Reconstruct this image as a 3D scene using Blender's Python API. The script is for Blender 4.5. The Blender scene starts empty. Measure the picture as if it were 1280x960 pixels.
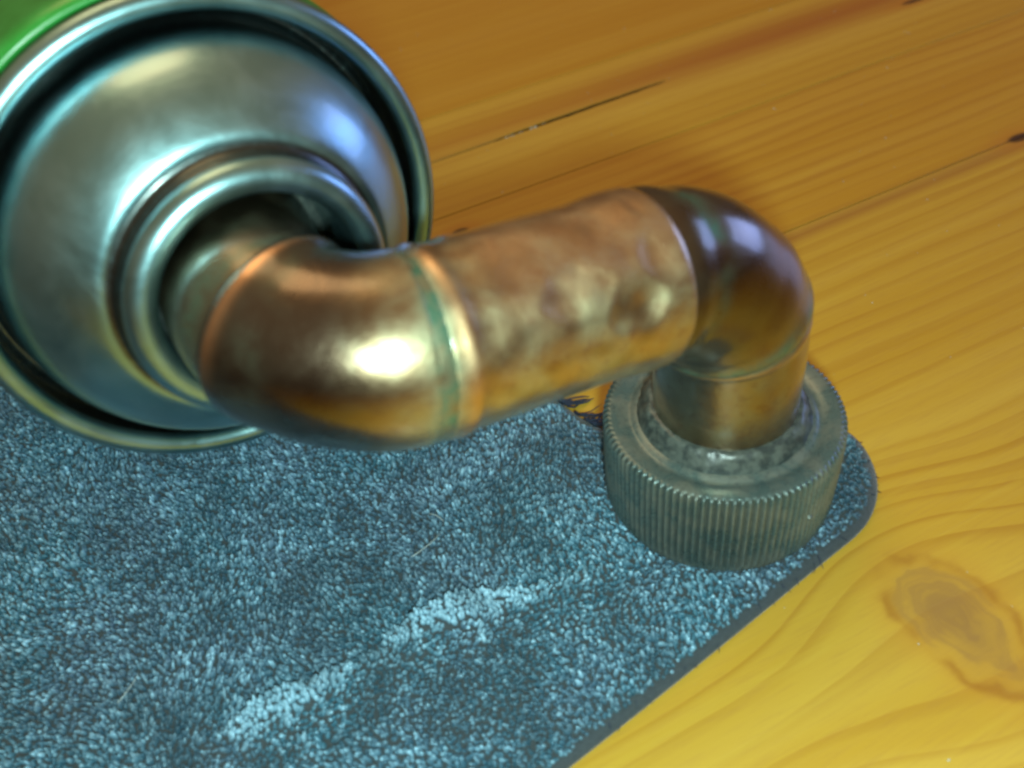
import bpy, bmesh, math, random
import numpy as np
from mathutils import Vector, Matrix, noise

S = 0.001                      # everything below is written in millimetres
random.seed(4); RNG = np.random.default_rng(4)
scn = bpy.context.scene
COL = scn.collection

# ------------------------------------------------------------------ camera
CAM = Vector((-31.156, -111.471, 133.312))
R_ = Vector((0.99543809, -0.06528864, -0.06957295))
U_ = Vector((0.09540965, 0.68117632, 0.7258759))
F_ = Vector((0.0, 0.72920245, -0.68429802))
cd = bpy.data.cameras.new('camera')
cam = bpy.data.objects.new('camera', cd)
COL.objects.link(cam)
m3 = Matrix((R_, U_, -F_)).transposed().normalized()
cam.matrix_world = Matrix.Translation(CAM * S) @ m3.to_4x4()
cd.sensor_width = 36
cd.lens = 36 * 1332.48 / 1280
cd.clip_start = 0.005
cd.clip_end = 20
cd.dof.use_dof = True
cd.dof.focus_distance = 0.180
cd.dof.aperture_fstop = 21
scn.camera = cam

# ------------------------------------------------------------------ world
w = bpy.data.worlds.new('World'); scn.world = w; w.use_nodes = True
nt = w.node_tree; nt.nodes.clear()
wo = nt.nodes.new('ShaderNodeOutputWorld'); bg = nt.nodes.new('ShaderNodeBackground')
tc = nt.nodes.new('ShaderNodeTexCoord'); sx = nt.nodes.new('ShaderNodeSeparateXYZ')
cr = nt.nodes.new('ShaderNodeValToRGB')
nt.links.new(tc.outputs['Generated'], sx.inputs[0])
mr = nt.nodes.new('ShaderNodeMapRange'); mr.inputs[1].default_value = -1; mr.inputs[2].default_value = 1
nt.links.new(sx.outputs[2], mr.inputs[0]); nt.links.new(mr.outputs[0], cr.inputs[0])
cr.color_ramp.elements[0].position = .42; cr.color_ramp.elements[0].color = (.10, .055, .03, 1)   # dim room, walls
cr.color_ramp.elements[1].position = .95; cr.color_ramp.elements[1].color = (.98, .66, .36, 1)     # ceiling
nt.links.new(cr.outputs[0], bg.inputs[0]); bg.inputs[1].default_value = 0.40
nt.links.new(bg.outputs[0], wo.inputs[0])

# ------------------------------------------------------------------ lamps
def area(name, loc, target, size, power, color, shape='DISK', size_y=None):
    l = bpy.data.lights.new(name, 'AREA'); l.shape = shape; l.size = size * S
    if size_y: l.size_y = size_y * S
    l.energy = power; l.color = color
    o = bpy.data.objects.new(name, l); COL.objects.link(o)
    o.location = Vector(loc) * S
    o.rotation_euler = (Vector(target) - Vector(loc)).to_track_quat('-Z', 'Y').to_euler()
    return o
area('flash_lamp', (-26, -128, 128), (-25, -5, 20), 12, 0.39, (.70, 1.0, .93))
area('window_light', (620, 300, 170), (-20, 0, 40), 320, 1.25, (.32, .46, 1.0), 'RECTANGLE', 240)
area('room_lamp', (-190, 330, 640), (0, 120, 0), 380, 1.35, (1.0, .66, .32))

vs = scn.view_settings
vs.view_transform = 'Standard'; vs.look = 'None'; vs.exposure = 0; vs.gamma = 1; vs.use_curve_mapping = False
scn.render.resolution_x = 1024; scn.render.resolution_y = 768
scn.cycles.filter_width = 2.7

# ------------------------------------------------------------------ helpers
def link(o, parent=None):
    COL.objects.link(o)
    if parent is not None: o.parent = parent
    return o
def tag(o, label=None, cat=None, kind=None):
    if label: o['label'] = label
    if cat: o['category'] = cat
    if kind: o['kind'] = kind
    return o
def thing(name, label, cat, loc=(0, 0, 0)):
    o = bpy.data.objects.new(name, None); o.empty_display_size = .01
    o.location = Vector(loc) * S
    link(o); return tag(o, label, cat)
def mesh(name, verts, faces, mat, parent=None, smooth=True, attrs=None):
    """verts in millimetres in world space; stored relative to the parent's base point"""
    off = np.array(parent_base(parent))
    me = bpy.data.meshes.new(name)
    v = (np.asarray(verts, float) - off) * S
    me.from_pydata(v.tolist(), [], faces)
    me.materials.append(mat)
    if attrs:
        for k, a in attrs.items():
            at = me.attributes.new(k, 'FLOAT', 'POINT'); at.data.foreach_set('value', np.asarray(a, 'f'))
    if smooth: me.polygons.foreach_set('use_smooth', [True] * len(me.polygons))
    me.update()
    return link(bpy.data.objects.new(name, me), parent)
def parent_base(p):
    x = np.zeros(3)
    while p is not None:
        x = x + np.array(p.location) / S; p = p.parent
    return x
def frame(n):
    n = np.asarray(n, float); n = n / np.linalg.norm(n)
    a = np.cross([0, 0, 1.], n)
    if np.linalg.norm(a) < 1e-3: a = np.array([1., 0, 0])
    a /= np.linalg.norm(a); return a, np.cross(n, a), n
def lathe(origin, axis, prof, k=160, closed=False, rmod=None):
    """profile = [(radius, s)], s measured along axis"""
    a, b, n = frame(axis); V = []; Fc = []
    th = np.linspace(0, 2 * np.pi, k, endpoint=False)
    for i, (r, s) in enumerate(prof):
        rr = np.full(k, float(r))
        if rmod is not None: rr = rmod(rr, th, s)
        V.append(np.asarray(origin) + np.outer(rr * np.cos(th), a) + np.outer(rr * np.sin(th), b) + n * s)
    V = np.vstack(V); m = len(prof)
    for i in range(m if closed else m - 1):
        i2 = (i + 1) % m
        for j in range(k):
            j2 = (j + 1) % k
            Fc.append((i * k + j, i * k + j2, i2 * k + j2, i2 * k + j))
    return V, Fc
def arc(cx, cy, r, a0, a1, n=12):
    return [(cx + r * math.cos(math.radians(a0 + (a1 - a0) * i / n)), cy + r * math.sin(math.radians(a0 + (a1 - a0) * i / n))) for i in range(n + 1)]
def recalc(o):
    bm = bmesh.new(); bm.from_mesh(o.data); bmesh.ops.recalc_face_normals(bm, faces=bm.faces); bm.to_mesh(o.data); bm.free()
def smoothstep(a, b, x):
    t = np.clip((x - a) / (b - a), 0, 1); return t * t * (3 - 2 * t)

class NT:
    """tiny node-tree writer"""
    def __init__(self, name):
        self.m = bpy.data.materials.new(name); self.m.use_nodes = True
        self.t = self.m.node_tree; self.b = self.t.nodes['Principled BSDF']
    def n(self, typ, **kw):
        x = self.t.nodes.new('ShaderNode' + typ)
        for k, v in kw.items(): setattr(x, k, v)
        return x
    def put(self, sock, v):
        if isinstance(v, bpy.types.NodeSocket): self.t.links.new(v, sock)
        elif v is not None:
            try: sock.default_value = v
            except Exception: sock.default_value = (*v, 1) if len(v) == 3 else v
    def math(self, op, a, b=None, c=None, clamp=False):
        x = self.n('Math', operation=op, use_clamp=clamp); self.put(x.inputs[0], a)
        if b is not None: self.put(x.inputs[1], b)
        if c is not None: self.put(x.inputs[2], c)
        return x.outputs[0]
    def noise(self, vec, scale, detail=3, rough=.5, dist=0, d='3D'):
        x = self.n('TexNoise', noise_dimensions=d); self.put(x.inputs['Vector'], vec)
        x.inputs['Scale'].default_value = scale; x.inputs['Detail'].default_value = detail
        x.inputs['Roughness'].default_value = rough; x.inputs['Distortion'].default_value = dist
        return x.outputs['Fac']
    def xyz(self, x, y, z):
        c = self.n('CombineXYZ')
        for i, v in enumerate((x, y, z)): self.put(c.inputs[i], v)
        return c.outputs[0]
    def mapr(self, v, a, b, c=0., d=1., smooth=True):
        x = self.n('MapRange', interpolation_type='SMOOTHSTEP' if smooth else 'LINEAR')
        self.put(x.inputs[0], v)
        for i, q in enumerate((a, b, c, d)): self.put(x.inputs[i + 1], q)
        return x.outputs[0]
    def mix(self, f, a, b, mode='MIX'):
        x = self.n('Mix', data_type='RGBA', blend_type=mode)
        self.put(x.inputs[0], f)
        for s, v in ((x.inputs[6], a), (x.inputs[7], b)):
            self.put(s, (*v, 1) if isinstance(v, tuple) and len(v) == 3 else v)
        return x.outputs[2]
    def attr(self, name):
        x = self.n('Attribute'); x.attribute_name = name; return x.outputs['Fac']
    def pos(self):                # millimetres in the place
        g = self.n('NewGeometry'); v = self.n('VectorMath', operation='SCALE')
        self.t.links.new(g.outputs['Position'], v.inputs[0]); v.inputs['Scale'].default_value = 1 / S
        return v.outputs[0]
    def bump(self, h, strength, dist):
        x = self.n('Bump'); x.inputs['Strength'].default_value = strength; x.inputs['Distance'].default_value = dist * S
        self.put(x.inputs['Height'], h); self.put(self.b.inputs['Normal'], x.outputs[0])
    def set(self, **kw):
        for k, v in kw.items():
            s = self.b.inputs[k.replace('_', ' ')]
            self.put(s, (*v, 1) if isinstance(v, tuple) and len(v) == 3 and s.type == 'RGBA' else v)

# ------------------------------------------------------------------ materials
GA = math.radians(24.42)       # direction of the wood grain
def wood_material():
    M = NT('varnished_pine'); P = M.pos()
    sp = M.n('SeparateXYZ'); M.put(sp.inputs[0], P)
    X, Y, Z = sp.outputs
    u = M.math('ADD', M.math('MULTIPLY', X, math.cos(GA)), M.math('MULTIPLY', Y, math.sin(GA)))
    v = M.math('ADD', M.math('MULTIPLY', X, -math.sin(GA)), M.math('MULTIPLY', Y, math.cos(GA)))
    pid = M.math('MULTIPLY', M.attr('plank_id'), 1.0)
    off = M.math('MULTIPLY', pid, 37.3)
    # the big knot pushes the grain apart
    ku, kv = 15.2, -37.6
    du = M.math('SUBTRACT', u, ku); dv = M.math('SUBTRACT', v, kv)
    # knot's long axis runs across the grain
    ca, sa = math.cos(math.radians(-86)), math.sin(math.radians(-86))
    a1 = M.math('ADD', M.math('MULTIPLY', du, ca), M.math('MULTIPLY', dv, sa))
    a2 = M.math('ADD', M.math('MULTIPLY', du, -sa), M.math('MULTIPLY', dv, ca))
    kr = M.math('SQRT', M.math('ADD', M.math('POWER', M.math('DIVIDE', a1, 11.5), 2.), M.math('POWER', M.math('DIVIDE', a2, 6.6), 2.)))
    krn = M.math('ADD', kr, M.math('MULTIPLY', M.math('SUBTRACT', M.noise(M.xyz(u, v, 3.), .14, 3), .5), .8))
    g = M.math('EXPONENT', M.math('MULTIPLY', M.math('ADD', M.math('POWER', M.math('DIVIDE', du, 17.), 2.), M.math('POWER', M.math('DIVIDE', dv, 19.), 2.)), -1.))
    push = M.math('DIVIDE', dv, M.math('ADD', 1., M.math('MULTIPLY', g, 2.6)))
    inpl = M.math('COMPARE', M.attr('plank_id'), 3., .5)
    vv = M.math('ADD', M.math('MULTIPLY', M.math('SUBTRACT', push, dv), inpl), v)
    wob = M.math('MULTIPLY', M.math('SUBTRACT', M.noise(M.xyz(M.math('MULTIPLY', u, .35), vv, off), .022, 2), .5), 9.)
    wob2 = M.math('MULTIPLY', M.math('SUBTRACT', M.noise(M.xyz(M.math('MULTIPLY', u, .25), vv, off), .11, 2), .5), 1.6)
    ww = M.math('ADD', M.math('ADD', vv, wob), wob2)
    fr = M.noise(M.xyz(0., ww, off), .30, 2.5, .55)                       # irregular growth rings: noise along one axis
    fr2 = M.noise(M.xyz(M.math('MULTIPLY', u, .006), ww, off), .085, 1.5, .5)
    ring = M.math('FRACT', M.math('ADD', M.math('MULTIPLY', ww, .235), M.math('MULTIPLY', fr, 1.3)))
    late = M.math('MULTIPLY', M.mapr(ring, .45, .93), M.mapr(ring, .93, 1., 1., 0.))
    late = M.math('MULTIPLY', late, M.mapr(M.noise(M.xyz(M.math('MULTIPLY', u, .12), ww, off), .06, 2), .3, .7, .25, 1.))
    fib = M.noise(M.xyz(M.math('MULTIPLY', u, .07), v, off), 2.2, 4, .6)
    fib2 = M.noise(M.xyz(M.math('MULTIPLY', u, .03), v, off), .5, 3, .6)
    base = M.mix(M.mapr(fr2, .3, .7), (.57, .375, .055), (.49, .285, .026))
    # each stave has its own tint
    tint = M.mapr(M.math('FRACT', M.math('MULTIPLY', pid, .381)), 0., 1., 0., .6, False)
    base = M.mix(tint, base, (.46, .225, .014))
    col = M.mix(M.math('MULTIPLY', late, M.mapr(M.attr('plank_id'), 7.5, 8.5, .5, .17, False)), base, (.34, .14, .010))
    col = M.mix(M.math('MULTIPLY', M.mapr(fib, .45, .75), .22), col, (.36, .17, .035))
    col = M.mix(M.math('MULTIPLY', M.mapr(fib2, .5, .75), .25), col, (.60, .42, .055))
    # reddish heart streak in the stave with the long crack
    hs = M.math('EXPONENT', M.math('MULTIPLY', M.math('POWER', M.math('DIVIDE', M.math('SUBTRACT', v, 123.5), 7.5), 2.), -1.))
    hs = M.math('MULTIPLY', M.math('MULTIPLY', hs, M.mapr(u, 10., 120., .45, 1.)), .75)
    col = M.mix(hs, col, (.33, .10, .02))
    h3 = M.math('EXPONENT', M.math('MULTIPLY', M.math('POWER', M.math('DIVIDE', M.math('SUBTRACT', v, 48.6), 2.2), 2.), -1.))
    col = M.mix(M.math('MULTIPLY', h3, .6), col, (.30, .12, .025))
    # big knot: halo, brown heart, dark ring
    col = M.mix(M.math('MULTIPLY', M.math('MULTIPLY', M.mapr(krn, 1.0, 1.9, 1., 0.), inpl), .4), col, (.50, .25, .03))
    col = M.mix(M.math('MULTIPLY', M.math('MULTIPLY', M.mapr(krn, .1, 1.15, 1., 0.), inpl), .8), col, (.30, .165, .045))
    kring = M.noise(M.xyz(krn, M.math('MULTIPLY', a1, .02), 7.), 5., 3)
    col = M.mix(M.math('MULTIPLY', M.math('MULTIPLY', M.mapr(krn, .9, 1.1, 1., 0.), inpl), M.mapr(kring, .42, .6, 0., .4)), col, (.25, .13, .05))
    edge = M.math('EXPONENT', M.math('MULTIPLY', M.math('POWER', M.math('DIVIDE', M.math('SUBTRACT', krn, 1.1), .13), 2.), -1.))
    col = M.mix(M.math('MULTIPLY', M.math('MULTIPLY', M.math('MULTIPLY', edge, M.mapr(M.noise(M.xyz(u, v, 9.), .12, 2), .35, .6, .15, 1.)), inpl), .6), col, (.28, .10, .012))
    # little dark knots
    for (pu, pv, ru, rv) in ((-2.4, 89.2, 2.0, 1.2), (121., 50.6, 3.6, 1.5), (152.6, 117.5, 4.5, 1.0), (-60., 180., 2., 1.5)):
        q = M.math('SQRT', M.math('ADD', M.math('POWER', M.math('DIVIDE', M.math('SUBTRACT', u, pu), ru), 2.), M.math('POWER', M.math('DIVIDE', M.math('SUBTRACT', v, pv), rv), 2.)))
        col = M.mix(M.math('MULTIPLY', M.mapr(q, .9, 4.0, 1., 0.), .45), col, (.45, .17, .02))
        col = M.mix(M.mapr(q, .6, 1.25, .93, 0.), col, (.045, .016, .008))
    col = M.mix(M.mapr(Z, -.10, -.45), col, (.035, .014, .006))       # darker down in the crack and the joints
    M.set(Base_Color=col, Roughness=M.mapr(fib, .3, .7, .36, .5), Specular_IOR_Level=.35, Coat_Weight=.15, Coat_Roughness=.25)
    h = M.math('ADD', M.math('MULTIPLY', fib, .6), M.math('MULTIPLY', late, -.5))
    M.bump(M.math('ADD', h, M.math('MULTIPLY', M.noise(P, .6, 5, .7), .5)), .35, .15)
    return M.m
def copper_material():
    M = NT('tarnished_copper'); P = M.pos()
    n1 = M.noise(P, .13, 4, .6, .4); n2 = M.noise(P, .55, 4, .65); n3 = M.noise(P, 2.4, 3, .6)
    c = M.mix(M.mapr(n1, .35, .65), (.60, .43, .23), (.60, .54, .33))
    c = M.mix(M.math('MULTIPLY', M.mapr(n2, .50, .66), .4), c, (.36, .19, .10))
    c = M.mix(M.math('MULTIPLY', M.attr('dull_shade'), .97), c, (.085, .06, .042))
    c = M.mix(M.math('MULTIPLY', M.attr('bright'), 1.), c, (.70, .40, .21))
    pat = M.math('MULTIPLY', M.attr('patina'), M.mapr(n2, .3, .6, .35, 1.))
    c = M.mix(pat, c, (.018, .115, .07))
    spk = M.mapr(n3, .72, .80)
    rough = M.math('ADD', M.mapr(n1, .3, .7, .20, .34), M.math('MULTIPLY', n2, .10))
    rough = M.math('ADD', rough, M.math('MULTIPLY', pat, .2)); rough = M.math('ADD', rough, M.math('MULTIPLY', M.math('SUBTRACT', 1., M.attr('dull_shade'), clamp=True), .13))
    M.set(Base_Color=c, Metallic=M.math('SUBTRACT', 1., M.math('MULTIPLY', pat, .55)), Roughness=rough, Coat_Weight=1., Coat_Roughness=.17)
    M.bump(M.math('ADD', M.math('MULTIPLY', n2, .8), M.math('ADD', M.math('MULTIPLY', n3, .22), M.math('MULTIPLY', spk, .5))), .35, .25)
    return M.m
def steel_material():
    M = NT('tinplate'); P = M.pos()
    n1 = M.noise(P, .10, 4, .6, .6); n2 = M.noise(P, .9, 3, .6)
    c = M.mix(M.mapr(n1, .3, .7), (.24, .42, .47), (.33, .49, .53))
    c = M.mix(M.math('MULTIPLY', M.attr('rust_and_recess'), M.mapr(n2, .1, .5, .6, 1.)), c, (.045, .035, .03))  # near-black brown on random rust, in the gutter and collar groove
    M.set(Base_Color=c, Metallic=1., Roughness=M.mapr(n1, .3, .7, .31, .40), Coat_Weight=1., Coat_Roughness=.18, Coat_Tint=(.9, 1., 1.))
    M.bump(M.math('ADD', n1, M.math('MULTIPLY', n2, .08)), .25, .5)
    return M.m
def cap_material():
    M = NT('grubby_grey_cap'); P = M.pos()
    n1 = M.noise(P, .22, 4, .65, .5); n2 = M.noise(P, 1.6, 4, .65)
    c = M.mix(M.mapr(n1, .35, .65), (.08, .125, .125), (.15, .17, .15))
    c = M.mix(M.math('MULTIPLY', M.mapr(n2, .5, .7), .5), c, (.05, .055, .055))
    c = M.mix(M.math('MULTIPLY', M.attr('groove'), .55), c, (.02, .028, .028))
    M.set(Base_Color=c, Metallic=.35, Roughness=M.mapr(n1, .3, .7, .24, .4), Specular_IOR_Level=.5)
    M.bump(n2, .15, .08)
    return M.m
def glue_material():
    M = NT('grey_sealant'); P = M.pos()
    n2 = M.noise(P, .7, 4, .6)
    M.set(Base_Color=M.mix(M.mapr(n2, .35, .65), (.03, .04, .04), (.085, .10, .09)), Roughness=.35)
    M.bump(n2, .3, .3)
    return M.m
def paint_material():
    M = NT('printed_green_enamel'); P = M.pos()
    n1 = M.noise(P, .05, 1.5, .4); n2 = M.noise(P, .35, 3, .6)
    c = M.mix(M.mapr(n2, .3, .7), (.015, .24, .03), (.03, .30, .05))
    c = M.mix(M.mapr(n1, .60, .64), c, (.42, .36, .07))
    M.set(Base_Color=c, Roughness=.35, Coat_Weight=.4, Coat_Roughness=.2)
    return M.m
def pile_material():
    M = NT('plush_pile'); P = M.pos()
    r = M.attr('tint'); h = M.attr('tip')
    n1 = M.noise(P, .05, 3, .5)
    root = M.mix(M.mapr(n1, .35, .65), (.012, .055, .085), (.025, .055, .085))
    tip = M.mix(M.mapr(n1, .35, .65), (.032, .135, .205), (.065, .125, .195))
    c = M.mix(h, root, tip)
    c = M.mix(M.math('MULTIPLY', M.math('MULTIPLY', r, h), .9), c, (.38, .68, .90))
    c = M.mix(M.math('MULTIPLY', M.mapr(M.noise(P, .075, 4, .65, .5), .40, .66), .62), c, (.012, .035, .055))
    M.set(Base_Color=c, Roughness=.42, Sheen_Weight=.2, Sheen_Roughness=.4, Sheen_Tint=(.6, .85, 1.), Specular_IOR_Level=.45)
    return M.m
def felt_material():
    M = NT('dark_hem'); P = M.pos()
    n1 = M.noise(P, 1.2, 4, .7)
    M.set(Base_Color=M.mix(n1, (.012, .02, .026), (.05, .068, .08)), Roughness=.8, Sheen_Weight=.3)
    M.bump(n1, .6, .4)
    return M.m
def plain(name, c, r=.6):
    M = NT(name); n1 = M.noise(M.pos(), 1., 2)
    M.set(Base_Color=M.mix(M.math('MULTIPLY', n1, .3), c, tuple(x * .5 for x in c)), Roughness=r); return M.m
WOOD, COPPER, STEEL, CAP, GLUE, PAINT, PILE, FELT = (wood_material(), copper_material(), steel_material(), cap_material(), glue_material(), paint_material(), pile_material(), felt_material())
FIBRE = plain('dark_fibre', (.02, .035, .06)); LINT = plain('pale_lint', (.5, .58, .6))
GAP = plain('joint_dirt', (.03, .014, .006), .9)

# ------------------------------------------------------------------ table top made of glued staves
table = thing('table_top', 'varnished yellow pine table top of glued boards, knots and a long crack, under everything', 'table')
joints = [-420, -330, -245, -160, -69, 50.8, 96.3, 137.8, 224, 312, 398, 470, 560]
ids = {4: 3.}
def uvw(u, v, z): return (u * math.cos(GA) - v * math.sin(GA), u * math.sin(GA) + v * math.cos(GA), z)
def plank(v0, v1, pid):
    gapw = .12; TH = 22.; ch = .18
    # cross-section with eased edges, extruded along the grain, with tight subdivision round the crack
    us = [-460, 560]
    prof = [(v0 + gapw, -TH), (v0 + gapw, -ch), (v0 + gapw + ch * .4, -ch * .3), (v0 + gapw + ch, 0), (v1 - gapw - ch, 0), (v1 - gapw - ch * .4, -ch * .3), (v1 - gapw, -ch), (v1 - gapw, -TH)]
    crack = v0 < 119 < v1
    if crack:
        us = [-460, -30, 20] + [20 + i * 2.0 for i in range(1, 29)] + [90, 560]
        prof = prof[:4] + [(117.7, 0.), (118.3, 0.), (118.85, 0.), (119.1, 0), (119.35, 0.), (119.9, 0.), (120.6, 0.)] + prof[4:]
    V = []; Fc = []; k = len(prof)
    for u in us:
        for (v, z) in prof:
            if crack and 117 < v < 121:
                t = (u - 18.) / 54.
                env = max(0, math.sin(math.pi * min(max(t, 0), 1))) ** .6
                vshift = (t - .5) * .9 + .25 * noise.noise((u * .25, 3, 0))
                if abs(v - 119.1) < .01: z = -3.0 * env * (1 + .4 * noise.noise((u * .4, 9, 0)))
                d = (v - 119.1)
                wd = 1.4 + 2.0 * env * (.75 + .5 * noise.noise((u * .3, 1, 0)))
                v = 119.1 + vshift + (d * wd if abs(d) < .3 else d)
            V.append(uvw(u, v, z))
    for i in range(len(us) - 1):
        for j in range(k):
            j2 = (j + 1) % k
            Fc.append((i * k + j, (i + 1) * k + j, (i + 1) * k + j2, i * k + j2))
    Fc.append(tuple(range(k))); Fc.append(tuple(reversed(range((len(us) - 1) * k, len(us) * k))))
    o = mesh('plank', V, Fc, WOOD, table, smooth=False, attrs={'plank_id': [pid] * len(V)})
    recalc(o); return o
for i in range(len(joints) - 1):
    pid = {4: 3., 5: 5., 6: 8., 7: 13., 8: 1.}.get(i, i + 20.)
    plank(joints[i], joints[i + 1], pid)
mesh('glue_backing', [uvw(u, v, z) for z in (-21.5, -.9) for u, v in ((-459, -419), (559, -419), (559, 559), (-459, 559))][:4] + [uvw(u, v, -1.6) for u, v in ((-459, -419), (559, -419), (559, 559), (-459, 559))][:0], [(0, 1, 2, 3)], GAP, table, smooth=False)
# pale dust caught in the crack
dv, df = [], []
for i in range(26):
    u = 24 + 9 * random.random(); vv = 118.7 + (u - 45) * .017 + random.uniform(-.35, .35); r = random.uniform(.12, .3)
    c = np.array(uvw(u, vv, -.05)); b = len(dv)
    for d in ((1, 0, 0), (0, 1, 0), (-1, 0, 0), (0, -1, 0), (0, 0, 1)): dv.append(c + np.array(d) * r * random.uniform(.6, 1.2))
    df += [(b, b + 1, b + 4), (b + 1, b + 2, b + 4), (b + 2, b + 3, b + 4), (b + 3, b, b + 4)]
for i in range(170):
    u = random.uniform(-60, 150); vv = random.uniform(-75, 190); r = random.choice((.08, .1, .12, .2)); c = np.array(uvw(u, vv, .02)); b = len(dv)
    for d in ((1, 0, 0), (0, 1, 0), (-1, 0, 0), (0, -1, 0), (0, 0, 1)): dv.append(c + np.array(d) * r * random.uniform(.6, 1.6))
    df += [(b, b + 1, b + 4), (b + 1, b + 2, b + 4), (b + 2, b + 3, b + 4), (b + 3, b, b + 4)]
tag(mesh('dust', dv, df, LINT, table), kind='stuff')

# ------------------------------------------------------------------ plush cloth
PTS = [(-400, -299), (-28.4, -44.0), (-12.9, -33.5), (3.8, -21.9), (14.5, -14.4), (19.0, -11.4), (21.9, -8.8), (24.3, -5.0), (25.7, -.5), (25.9, 3.5), (25.6, 7.0), (24.2, 10.2), (20.8, 13.0), (14, 15.6), (2, 16.6), (-9, 15.0), (-15.2, 14.4), (-17.6, 16.3), (-20.6, 19.6), (-23.1, 23.2), (-31, 34), (-44, 50), (-62, 66), (-100, 92), (-160, 112), (-260, 120), (-400, 118)]
def resample(pts, step):
    out = []
    n = len(pts)
    for i in range(n):
        a = np.array(pts[i], float); b = np.array(pts[(i + 1) % n], float); L = np.linalg.norm(b - a)
        st = step if (max(a[0], b[0]) > -150) else 12
        k = max(1, int(L / st))
        for j in range(k): out.append(a + (b - a) * j / k)
    return np.array(out)
OUT = resample(PTS, 1.2)
for it in range(4):       # soften corners
    near = OUT[:, 0] > -200
    sm = (np.roll(OUT, 1, 0) + 2 * OUT + np.roll(OUT, -1, 0)) / 4; OUT[near] = sm[near]
def offset_poly(P, d):
    t = np.roll(P, -1, 0) - np.roll(P, 1, 0); t /= np.linalg.norm(t, axis=1)[:, None]
    return P + np.stack([-t[:, 1], t[:, 0]], 1) * d           # outline runs anticlockwise: left of travel is inside
def sdist(Q, P):
    """signed distance to the outline, positive inside"""
    A = P; B = np.roll(P, -1, 0); best = np.full(len(Q), 1e9)
    ins = np.zeros(len(Q), bool)
    for a, b in zip(A, B):
        ab = b - a; t = np.clip(((Q - a) @ ab) / (ab @ ab + 1e-12), 0, 1)
        best = np.minimum(best, np.hypot(*(Q - a - t[:, None] * ab).T))
        c = ((a[1] > Q[:, 1]) != (b[1] > Q[:, 1]))
        with np.errstate(divide='ignore', invalid='ignore'):
            xi = (b[0] - a[0]) * (Q[:, 1] - a[1]) / (b[1] - a[1]) + a[0]
        ins ^= c & (Q[:, 0] < xi)
    return np.where(ins, best, -best)
FOLD = np.array([(-76.0, -38.1), (-70.0, -32.7), (-62.4, -29.6), (-53.4, -25.6), (-48.8, -20.7), (-41.6, -18.0), (-34.3, -18.1), (-26.9, -16.1), (-18, -15)])
def fold_height(Q):
    """a soft ridge with two swollen humps, steep on its far side"""
    best = np.full(len(Q), 1e9); s_at = np.zeros(len(Q)); side = np.zeros(len(Q)); s0 = 0
    for a, b in zip(FOLD[:-1], FOLD[1:]):
        ab = b - a; L = np.hypot(*ab); t = np.clip(((Q - a) @ ab) / (ab @ ab), 0, 1)
        v = Q - a - t[:, None] * ab; d = np.hypot(*v.T); up = d < best
        best[up] = d[up]; s_at[up] = s0 + (t * L)[up]; side[up] = np.sign(ab[0] * v[:, 1] - ab[1] * v[:, 0])[up]; s0 += L
    s = s_at / s0
    best = best * (1 + .8 * np.array([noise.noise((q[0] * .45, q[1] * .45, 8.)) for q in Q])); amp = .95 + 1.5 * np.exp(-((s - .16) / .13) ** 2) + 1.8 * np.exp(-((s - .60) / .15) ** 2)
    amp *= smoothstep(0, .06, s) * smoothstep(1, .9, s)
    prof = np.where(side > 0, np.exp(-(best / .8) ** 2), np.exp(-(best / 4.2) ** 2))
    return amp * prof, best, side, s
def ground(Q):
    """height of the woven base under the pile"""
    base = np.full(len(Q), 2.0)
    n = np.array([noise.noise((q[0] * .035, q[1] * .035, 1.7)) for q in Q])
    rc = np.hypot(Q[:, 0], Q[:, 1])
    base += .25 * n * smoothstep(18, 26, rc) - .0
    base += fold_height(Q)[0]
    return base
cloth = thing('plush_cloth', 'blue grey plush cloth with dark hem lying on the pine table', 'cloth', (-60, -20, 0))
lay = [(0.0, .25), (-.25, .55), (-.30, 1.0), (-.05, 1.35), (.5, 1.7), (1.3, 1.9)]
V = []; Fc = []; n = len(OUT)
P0 = OUT
V += [(x, y, 0.03) for x, y in P0]
for d, z in lay: V += [(x, y, z) for x, y in offset_poly(P0, d)]
for L in range(len(lay)):
    for j in range(n):
        j2 = (j + 1) % n
        Fc.append((L * n + j, L * n + j2, (L + 1) * n + j2, (L + 1) * n + j))
Fc.append(tuple(reversed(range(n)))); Fc.append(tuple(range(len(lay) * n, (len(lay) + 1) * n)))
hem = mesh('hem', V, Fc, FELT, cloth); recalc(hem)
# raised base sheet that carries the ridge, under the pile
gx = np.arange(-152, 27, 1.3); gy = np.arange(-112, 100, 1.3)
GX, GY = np.meshgrid(gx, gy); Q = np.stack([GX.ravel(), GY.ravel()], 1)
SD = sdist(Q, OUT); H = ground(Q)
idx = -np.ones(len(Q), int); keep = np.where(SD > 1.2)[0]; idx[keep] = np.arange(len(keep))
Vb = np.column_stack([Q[keep], H[keep] + .0]); W_ = len(gx); Fb = []
for i in range(len(gy) - 1):
    for j in range(W_ - 1):
        q = (idx[i * W_ + j], idx[i * W_ + j + 1], idx[(i + 1) * W_ + j + 1], idx[(i + 1) * W_ + j])
        if min(q) >= 0: Fb.append(tuple(int(a) for a in q))
mesh('base_weave', Vb, Fb, FELT, cloth)
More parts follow.
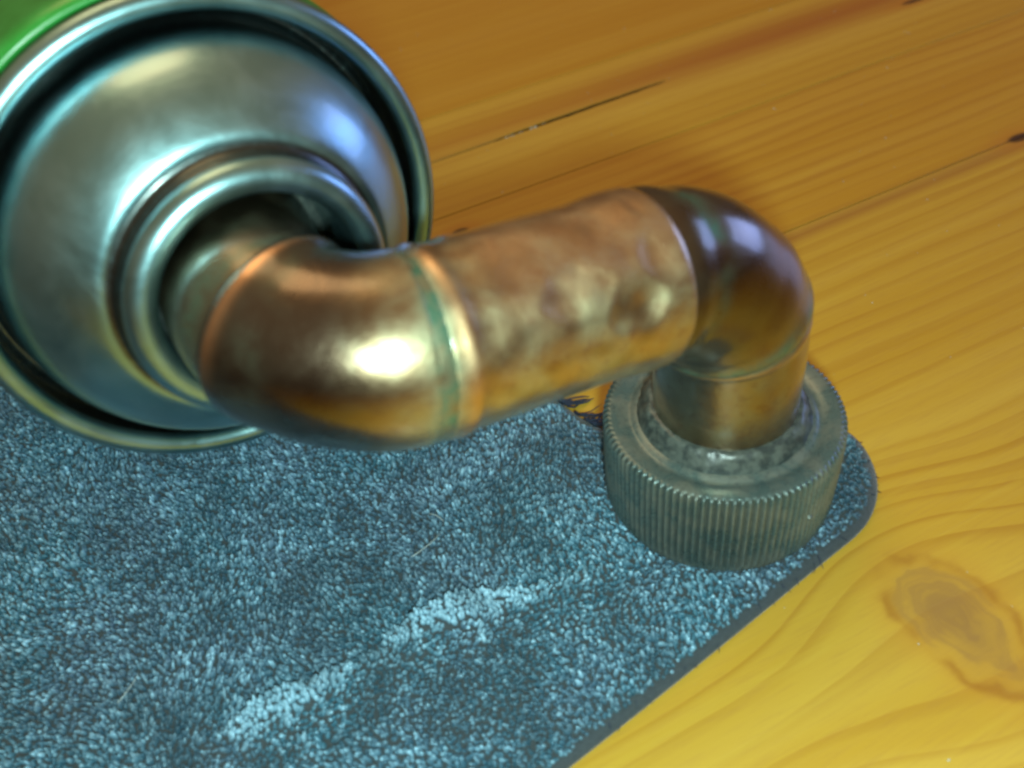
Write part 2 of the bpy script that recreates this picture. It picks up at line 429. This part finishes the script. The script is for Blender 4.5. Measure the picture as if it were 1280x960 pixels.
# the pile: blunt leaning tufts
def tufts():
    st = .62
    xs = np.arange(-128, 27, st); ys = np.arange(-80, 84, st)
    A, B = np.meshgrid(xs, ys); Q = np.stack([A.ravel(), B.ravel()], 1); Q += RNG.uniform(-.34, .34, Q.shape)
    # keep what the photograph or a step aside could see
    keep = (Q[:, 1] < 46 + .0 * Q[:, 0]) | (Q[:, 0] > -60)
    Q = Q[keep]; sd = sdist(Q, OUT); ok = sd > .75 + .5 * RNG.random(len(sd)); Q = Q[ok]; sd = sd[ok]
    n = len(Q); g = ground(Q) - .15
    fh, fd, side, fs = fold_height(Q)
    nz = lambda f, o: np.array([noise.noise((q[0] * f, q[1] * f, o)) for q in Q])
    la = 2.6 + 2.6 * nz(.045, 5.) + .8 * nz(.2, 8.)          # lean direction
    la = np.where((side < 0) & (fd < 9), -.9 + .6 * nz(.25, 2.), la)
    lean = np.clip(.30 + .30 * nz(.09, 12.) + .2 * RNG.normal(size=n), .05, 1.1)
    h = .88 + .25 * nz(.35, 20.) + .20 * RNG.normal(size=n); peb = nz(.85, 31.); h = h + .8 * peb; h = np.clip(h, .45, 2.0)
    rc = np.hypot(Q[:, 0], Q[:, 1]); under = rc < 17.9
    h = np.where(under, .35, h); h *= smoothstep(.6, 2.6, sd) * .6 + .4
    crest = smoothstep(.45, 1.7, fh); lean = lean + crest * .3; la = la * (1 - crest) + 2.1 * crest; h = h * (1 - .2 * crest)
    la = la + RNG.normal(size=n) * .35
    r = .07 * crest + np.clip(.33 + .06 * RNG.normal(size=n), .2, .5)
    tint = np.clip(RNG.beta(.45, 1.9, n) + .5 * np.clip(peb, 0, 1) + .65 * smoothstep(.6, 1.8, fh) + .15 * nz(.5, 3.), 0, 1)  # fold humps tinted paler: their lit look is put into the colour
    D = np.stack([np.cos(la) * lean, np.sin(la) * lean, np.ones(n)], 1)
    k = 5; th = np.linspace(0, 2 * np.pi, k, endpoint=False); rot = RNG.uniform(0, 6, n)
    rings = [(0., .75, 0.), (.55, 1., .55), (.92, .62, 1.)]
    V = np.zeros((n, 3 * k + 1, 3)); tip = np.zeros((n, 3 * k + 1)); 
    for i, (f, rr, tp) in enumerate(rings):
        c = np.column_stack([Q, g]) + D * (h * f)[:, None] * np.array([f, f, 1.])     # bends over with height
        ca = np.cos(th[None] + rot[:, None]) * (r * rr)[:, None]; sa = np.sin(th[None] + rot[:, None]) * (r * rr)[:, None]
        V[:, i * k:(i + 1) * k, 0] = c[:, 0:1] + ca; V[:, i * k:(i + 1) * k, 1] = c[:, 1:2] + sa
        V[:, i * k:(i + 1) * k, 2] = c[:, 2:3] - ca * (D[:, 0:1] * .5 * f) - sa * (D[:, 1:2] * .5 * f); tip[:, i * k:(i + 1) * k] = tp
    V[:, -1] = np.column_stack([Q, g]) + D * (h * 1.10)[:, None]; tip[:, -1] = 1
    F = []
    for i in range(2):
        for j in range(k):
            j2 = (j + 1) % k; a, b, c_, d = i * k + j, i * k + j2, (i + 1) * k + j2, (i + 1) * k + j
            F += [(a, b, c_), (a, c_, d)]
    for j in range(k): F.append((2 * k + j, 2 * k + (j + 1) % k, 3 * k))
    F = np.array(F); nv = 3 * k + 1
    allF = (F[None] + (np.arange(n) * nv)[:, None, None]).reshape(-1, 3)
    me = bpy.data.meshes.new('pile')
    VV = ((V.reshape(-1, 3) - np.array(parent_base(cloth))) * S).astype('f')
    me.vertices.add(len(VV)); me.vertices.foreach_set('co', VV.ravel())
    me.loops.add(allF.size); me.loops.foreach_set('vertex_index', allF.ravel().astype('i'))
    me.polygons.add(len(allF)); me.polygons.foreach_set('loop_start', np.arange(0, allF.size, 3, dtype='i'))
    me.polygons.foreach_set('use_smooth', np.ones(len(allF), bool))
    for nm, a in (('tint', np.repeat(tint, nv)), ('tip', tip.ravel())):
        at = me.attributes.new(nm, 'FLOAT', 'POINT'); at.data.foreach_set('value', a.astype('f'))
    me.update(calc_edges=True); me.materials.append(PILE)
    o = bpy.data.objects.new('pile', me); link(o, cloth); tag(o, kind='stuff'); print('tufts', n)
tufts()
def strand(pts, r, V, Fc, k=4):
    pts = [np.array(p, float) for p in pts]; b = len(V)
    for i, p in enumerate(pts):
        t = pts[min(i + 1, len(pts) - 1)] - pts[max(i - 1, 0)]; a, c, _ = frame(t)
        rr = r * (1 if i < len(pts) - 1 else .3)
        for j in range(k): V.append(p + a * rr * math.cos(j * 2 * math.pi / k) + c * rr * math.sin(j * 2 * math.pi / k))
    for i in range(len(pts) - 1):
        for j in range(k):
            j2 = (j + 1) % k; Fc.append((b + i * k + j, b + i * k + j2, b + (i + 1) * k + j2, b + (i + 1) * k + j))
V, Fc = [], []
for i in range(70):       # fringe straggling over the back edge on to the wood
    t = random.random(); a = np.array((-16.5, 15.5)) * (1 - t) + np.array((-28, 30)) * t
    d = math.radians(random.gauss(28, 14)); L = random.uniform(2.0, 6.5)
    strand([(a[0] + math.cos(d) * L * s + random.uniform(-.1, .1) - 1, a[1] + math.sin(d) * L * s, 2.0 * (1 - s) ** 1.3 + .18 + .25 * math.sin(s * 6 + i)) for s in (0, .25, .5, .75, 1)], random.uniform(.10, .24), V, Fc)
for i in range(520):
    j = random.randrange(len(OUT))
    if OUT[j][0] < -95 or OUT[j][1] > 40: continue
    tn = OUT[(j + 1) % len(OUT)] - OUT[j - 1]; tn = tn / np.linalg.norm(tn); nn = np.array([tn[1], -tn[0]])
    q = OUT[j] - nn * random.uniform(.2, 1.); L = random.uniform(.4, 1.5); sd_ = random.uniform(-.9, .9); z0 = random.uniform(.8, 2.1)
    strand([(*(q + (nn * L + tn * sd_ * s) * s), max(.1, z0 + .3 * s - .9 * s * s)) for s in (0, .4, .75, 1)], random.uniform(.05, .11), V, Fc, 3)
tag(mesh('fringe', V, Fc, FIBRE, cloth), kind='stuff')
V, Fc = [], []
for (x, y, d, L) in ((-49, -9.5, .5, 6), (-44, -3, 2.2, 3), (-90, -30, .9, 5)):
    strand([(x + math.cos(d + .25 * s) * L * s, y + math.sin(d + .25 * s) * L * s, 3.5 + .15 * math.sin(s * 4)) for s in (0, .2, .4, .6, .8, 1)], .07, V, Fc)
tag(mesh('lint', V, Fc, LINT, cloth), kind='stuff')

# ------------------------------------------------------------------ can with soldered copper pipe and cap
A = np.array([-54.31, -28.48, 58.21]); B = np.array([0., 0., 49.373])
UDIR = np.array([-0.34485087, 0.93833801, 0.02448792]); AB = (B - A) / np.linalg.norm(B - A); DN = np.array([0., 0., -1.])
UC = np.array([-0.48745963, 0.8660474, -0.11110812]); K = np.array([-58.829, -12.087, 58.458]); RIMC = np.array([-67.169, 2.749, 56.555])
CAPZ = 19.121
rig = thing('aerosol_can', 'green aerosol can on its side with bent copper pipe soldered to its steel top', 'spray can', (-60, 0, 0))
# --- body and top; s counts outward from the rim plane
k = 200
body_prof = [(29.9, -4.4), (30.5, -3.7), (31.0, -3.9), (31.6, -5.2), (31.8, -7.0), (31.8, -80), (31.8, -146), (31.0, -149), (30.4, -150), (30.6, -151.3), (29.6, -152.2), (28.6, -151.2), (27, -147), (15, -142), (0.02, -140.5)]
Vv, Fc = lathe(RIMC, -UC, [(r, s) for r, s in body_prof], k)
o = mesh('can_body', Vv, Fc, PAINT, rig); recalc(o)
rim_prof = arc(29.7, .9, 1.5, -75, 200, 22) + [(28.2, -1.5), (28.1, -6.3)] + [(28.6, -6.9), (30.1, -3.3)]
Vv, Fc = lathe(RIMC, -UC, [(r, s) for r, s in rim_prof], k, closed=True)
rust_and_recess = [max(0, noise.noise((p[0] * .15, p[1] * .15, p[2] * .15))) * .3 for p in Vv]
rust_and_recess = [.95 if i >= 22 * k and i < 25 * k else a for i, a in enumerate(rust_and_recess)]  # inner wall of the rim darkened evenly
o = mesh('rim', Vv, Fc, STEEL, rig, attrs={'rust_and_recess': rust_and_recess}); recalc(o)
dome_prof = [(28.3, -6.0), (27.7, -6.6), (27.1, -6.4), (26.7, -5.4), (26.6, -3.4), (26.55, -1.0), (26.3, 1.2), (25.9, 3.0), (25.2, 4.9), (24.3, 6.8), (23.2, 8.55), (22.1, 9.95), (21, 11.05), (20, 11.9), (19, 12.65), (18, 13.3), (17.4, 13.65), (16.95, 13.7), (16.6, 13.4), (16.3, 13.4), (16.0, 13.9), (15.75, 15.0), (15.6, 15.8)]
# densify
pp = np.array(dome_prof); tt = np.r_[0, np.cumsum(np.hypot(*np.diff(pp, axis=0).T))]; ti = np.linspace(0, tt[-1], 60)
dr = np.interp(ti, tt, pp[:, 0]); ds = np.interp(ti, tt, pp[:, 1])
for _ in range(2): dr[1:-1] = (dr[:-2] + 2 * dr[1:-1] + dr[2:]) / 4; ds[1:-1] = (ds[:-2] + 2 * ds[1:-1] + ds[2:]) / 4
Vv, Fc = lathe(RIMC, -UC, [(r, s) for r, s in zip(dr, ds)], k)
rust_and_recess = [max(float(smoothstep(2.6, .6, float((np.asarray(Vv[i]) - RIMC) @ -UC))) * .95, float(smoothstep(17.2, 16.8, float(np.linalg.norm(np.cross(Vv[i] - RIMC, UC)))))) * .9 for i in range(len(Vv))]  # darker with depth in the gutter, and in the groove beside the collar
o = mesh('dome', Vv, Fc, STEEL, rig, attrs={'rust_and_recess': rust_and_recess}); recalc(o)
cr_ = 1.95
col_prof = [(15.4, 15.4)] + arc(13.95, 16.6, cr_, -22, 205, 22) + [(11.9, 13.5), (11.9, 8.0), (12.2, 8.0), (12.3, 13.2)]
Vv, Fc = lathe(RIMC, -UC, [(r, s) for r, s in col_prof], k, closed=True)
o = mesh('collar', Vv, Fc, STEEL, rig, attrs={'rust_and_recess': [0] * len(Vv)}); recalc(o)
# dark sealant seen down the gap between collar and pipe
def sealring(c, ax, r0, r1, s0, seed, amp=.35, kk=140):
    prof = [(r0, s0 - 1.2), (r1 + (r0 - r1) * .35, s0 - .1), (r1 + .15, s0 + .6), (r1 - .4, s0 + .9)]
    def rm(rr, th, s): return rr + amp * np.array([noise.noise((math.cos(t) * 4, math.sin(t) * 4, s + seed)) for t in th])
    return lathe(c, ax, prof, kk, rmod=rm)

# --- tubes
def fillet(P, d1, d2, R, kk=40):
    ang = math.acos(float(d1 @ d2)); t = R / math.tan(ang / 2)
    bis = (d1 + d2) / np.linalg.norm(d1 + d2); O = P + bis * R / math.sin(ang / 2)
    a = P + d1 * t - O; b = P + d2 * t - O; th = math.pi - ang; s = np.linspace(0, 1, kk)[:, None]
    return O + (np.sin((1 - s) * th) * a + np.sin(s * th) * b) / math.sin(th), t
E1, T1 = fillet(A, UDIR, AB, 14.0); E2, T2 = fillet(B, -AB, DN, 18.6)
def cat(*segs):
    out = [segs[0]]
    for s in segs[1:]: out.append(s[1:])
    return np.vstack(out)
def seg(a, b, nn): return a + (b - a) * np.linspace(0, 1, nn)[:, None]
def sweep(name, sp, rfun, afun, parent, kk=96, wall=1.0):
    """tube along a spine; closed round ends with a wall thickness; rfun(s,theta,p) -> radius"""
    L = np.r_[0, np.cumsum(np.linalg.norm(np.diff(sp, axis=0), axis=1))]
    T = np.gradient(sp, axis=0); T /= np.linalg.norm(T, axis=1)[:, None]
    a, _, _ = frame(T[0]); V = []; at = {'patina': [], 'dull_shade': [], 'bright': []}
    th = np.linspace(0, 2 * np.pi, kk, endpoint=False)
    fr = []
    for i in range(len(sp)):
        a = a - T[i] * (a @ T[i]); a /= np.linalg.norm(a); b = np.cross(T[i], a); fr.append((a.copy(), b))
    def ring(i, shrink=0., att=True):
        a, b = fr[i]
        for t in th:
            d = a * math.cos(t) + b * math.sin(t); r = rfun(L[i], L[-1], d, sp[i])
            V.append(sp[i] + d * (r - shrink))
            q = afun(L[i], L[-1], d, sp[i] + d * r)
            for kx, v in zip(('patina', 'dull_shade', 'bright'), q): at[kx].append(v)
    ring(0, wall)
    for i in range(len(sp)): ring(i)
    ring(len(sp) - 1, wall)
    m = len(sp) + 2; Fc = []
    for i in range(m - 1):
        for j in range(kk):
            j2 = (j + 1) % kk; Fc.append((i * kk + j, i * kk + j2, (i + 1) * kk + j2, (i + 1) * kk + j))
    Fc.append(tuple(range(kk))); Fc.append(tuple(reversed(range((m - 1) * kk, m * kk))))
    o = mesh(name, V, Fc, COPPER, parent, attrs=at); recalc(o); return o
gs = lambda x, c, w_: math.exp(-((x - c) / w_) ** 2)
nz = lambda p, f, o=0.: noise.noise((p[0] * f + o, p[1] * f, p[2] * f))
SP = cat(seg(A + UDIR * 30, E1[0], 14), E1, seg(E1[-1], E2[0], 110), E2, seg(E2[-1], np.array([0, 0, CAPZ - 3.]), 14))
SL = np.r_[0, np.cumsum(np.linalg.norm(np.diff(SP, axis=0), axis=1))]
def cut(s0, s1, step=.28):
    ss = np.linspace(s0, s1, max(4, int((s1 - s0) / step)))
    return np.stack([np.interp(ss, SL, SP[:, i]) for i in range(3)], 1)
def first(cond): return SL[np.argmax(cond)]
pu = (SP - A) @ UDIR; pa = (SP - A) @ AB; pb = (B - SP) @ AB; pz = B[2] - SP[:, 2]
sU = first(pu < 10.4); sA = first((pa > 14.0) & (pu < 8)); sB = first(pb < 16.6); sD = first((pz > 10.2) & (pb < 5))
sweep('inlet_pipe', cut(2, sU + 1.2, .5), lambda s, L, d, p: 10.15 + .05 * nz(p, .4), lambda s, L, d, p: (.35 * max(0, nz(p, .25, 3)) + .5 * gs(s, L - 3, 1.2), .85, 0), rig)
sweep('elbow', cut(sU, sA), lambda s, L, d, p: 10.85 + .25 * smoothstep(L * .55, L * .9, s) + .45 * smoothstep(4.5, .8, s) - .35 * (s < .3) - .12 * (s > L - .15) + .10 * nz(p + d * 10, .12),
      lambda s, L, d, p: (.25 * gs(s, 3.4, 1.5) * (.6 + nz(p + d * 8, .2)) + .8 * gs(s, L, .9) * (.85 + .8 * nz(p + d * 8, .25)), 1. - .6 * smoothstep(L * .5, L * 1.0, s), .9 * gs(s, .9, .6) * smoothstep(-.2, .5, float(d[2]))), rig)  # dull copper, painted darker at the left for the dark room it reflects
sweep('solder_seam', cut(sA - .3, sA + .85, .12), lambda s, L, d, p: 10.98 + .07 * nz(p + d * 10, .5), lambda s, L, d, p: (.45 + .5 * smoothstep(-.3, .3, nz(p + d * 9, .2, 5.)), .6, 0), rig)
FACETS = [(9.0, (.05, -.45, .89), .75, 6.5), (15.5, (.25, -.70, .66), .75, 6.5), (21.5, (-.1, -.35, .93), .85, 7), (22.5, (.3, -.86, .4), .7, 5), (12.0, (.1, -.97, .15), .6, 5.5), (16.5, (-.3, .1, .95), .8, 6), (27.0, (.15, -.65, .75), .55, 5.5), (28, (-.2, -.15, .97), .6, 4)]
def rpipe(s, L, d, p):
    P = p + d * 11
    ang = lambda v: math.degrees(math.acos(max(-1, min(1, float(d @ (np.array(v) / np.linalg.norm(v)))))))
    r = 10.98 + .30 * gs(s, 1.9, 1.0) - .08 * gs(s, 4.4, 1.2) + .45 * smoothstep(L - 9, L - 2.5, s) * (1 - .55 * smoothstep(L - .9, L, s))
    mid = smoothstep(4, 7, s) * smoothstep(L, L - 5, s)
    r += mid * (.10 * nz(P, .14, 4.) + .04 * nz(P, .5, 2.))
    for (c0, v, dep, ln) in FACETS:      # flats beaten into the tube
        v = np.array(v); v = v / np.linalg.norm(v); cc = float(d @ v)
        if cc > .6:
            rf = (11.0 - dep + 1.1 * ((s - c0) / ln) ** 2) / cc + .5 * (1 - cc) + .3 * nz(P, .3, 7.)
            if rf < r + .15: r = r + mid * (min(rf, r) - r) if rf < r - .15 else r - mid * ((r + .15 - rf) ** 2 / .6)
    return r - .1 * (s < .25)
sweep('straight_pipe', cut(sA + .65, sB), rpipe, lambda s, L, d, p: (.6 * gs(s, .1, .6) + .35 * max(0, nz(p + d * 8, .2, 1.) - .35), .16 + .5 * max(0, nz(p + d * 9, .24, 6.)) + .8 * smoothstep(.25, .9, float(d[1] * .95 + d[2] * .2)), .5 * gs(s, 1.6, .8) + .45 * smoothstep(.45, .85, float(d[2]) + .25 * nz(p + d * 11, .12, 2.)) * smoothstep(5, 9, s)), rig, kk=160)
sweep('elbow', cut(sB - .3, sD), lambda s, L, d, p: 10.8 + .35 * smoothstep(L * .6, L * .8, s) + .3 * gs(s, L - 1, 1.2) - .35 * (s > L - .25) + .3 * gs(s, 1.6, 1.2) - .12 * gs(s, 4., 1.) + .08 * nz(p + d * 10, .15),
      lambda s, L, d, p: (.75 * gs(s, 3.8, 1.6) * (.6 + nz(p + d * 8, .2)) + .9 * gs(s, L - 1.0, 1.5) * (.8 + .7 * nz(p + d * 8, .2)), .97 - .22 * smoothstep(L * .5, L * .9, s), 0), rig)
sweep('outlet_pipe', cut(sD - 1, SL[-1], .4), lambda s, L, d, p: 10.7 + .3 * gs(s, 2.6, .5) + .06 * nz(p + d * 10, .3), lambda s, L, d, p: (.9 * gs(s, 1.2, .9) + .25 * max(0, nz(p, .3)), .62, .4 * gs(s, 2.6, .5)), rig)
# sealant in the collar gap
Vv, Fc = sealring(K + UC * 10.0, -UC, 12.1, 10.2, 1.4, 3.)
mesh('sealant', Vv, Fc, GLUE, rig)

# --- ribbed cap
NR = 104; kk = NR * 8
def rib(rr, th, s):
    if not (.35 < s < 15.6) or rr[0] < 17: return rr
    ph = np.cos(th * NR); return rr + .28 * np.sign(ph) * np.abs(ph) ** .6 - .08
prof_ = [(12.4, -1.0), (13.6, -1.0)]
cap_prof = [(11.2, -1.1), (11.9, -.75), (12.3, -.2), (12.9, .02), (13.35, -.02), (13.8, .45), (14.4, .52), (14.9, .30), (15.6, .10), (16.8, .04), (17.35, .1), (17.7, .38), (17.85, .8), (17.86, 4), (17.8, 8), (17.7, 12), (17.6, 15), (17.5, 15.7), (17.35, 16.3), (17.0, 16.75), (16, 16.8), (11, 16.8)]
Vv, Fc = lathe((0, 0, CAPZ), (0, 0, -1), cap_prof, kk, rmod=rib)
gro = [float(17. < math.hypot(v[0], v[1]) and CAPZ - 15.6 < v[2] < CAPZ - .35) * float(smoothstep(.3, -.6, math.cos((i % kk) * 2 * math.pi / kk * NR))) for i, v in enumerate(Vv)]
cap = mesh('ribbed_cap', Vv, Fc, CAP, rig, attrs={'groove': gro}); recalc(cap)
cap.data.shade_smooth() if hasattr(cap.data, 'shade_smooth') else None
cap['label'] = 'grey ribbed screw cap'
# raised lip around the pipe with ragged sealant
def rag(rr, th, s):
    amp = .12 if s > -.4 else .38
    return rr + amp * np.array([noise.noise((math.cos(t) * 5, math.sin(t) * 5, s * 2)) + .6 * noise.noise((math.cos(t) * 14, math.sin(t) * 14, s * 2 + 4)) for t in th])
Vv, Fc = lathe((0, 0, CAPZ), (0, 0, -1), [(13.0, .3), (12.7, -.5), (12.4, -1.2), (12.0, -1.9), (11.6, -2.5), (11.1, -2.8), (10.3, -2.7)], 200, rmod=rag)
o = mesh('sealant', Vv, Fc, GLUE, rig); recalc(o)
# little moulding pip on the side of the cap
dpt = np.array([.55, -.83, 0]); dpt /= np.linalg.norm(dpt); c = dpt * 17.85 + np.array([0, 0, CAPZ - 8.5])
Vv, Fc = lathe(c, -dpt, [(.55, .2), (.5, -.15), (.35, -.35), (.15, -.45), (.01, -.47)], 14)
o = mesh('moulding_pip', Vv, Fc, CAP, cap.parent); recalc(o)
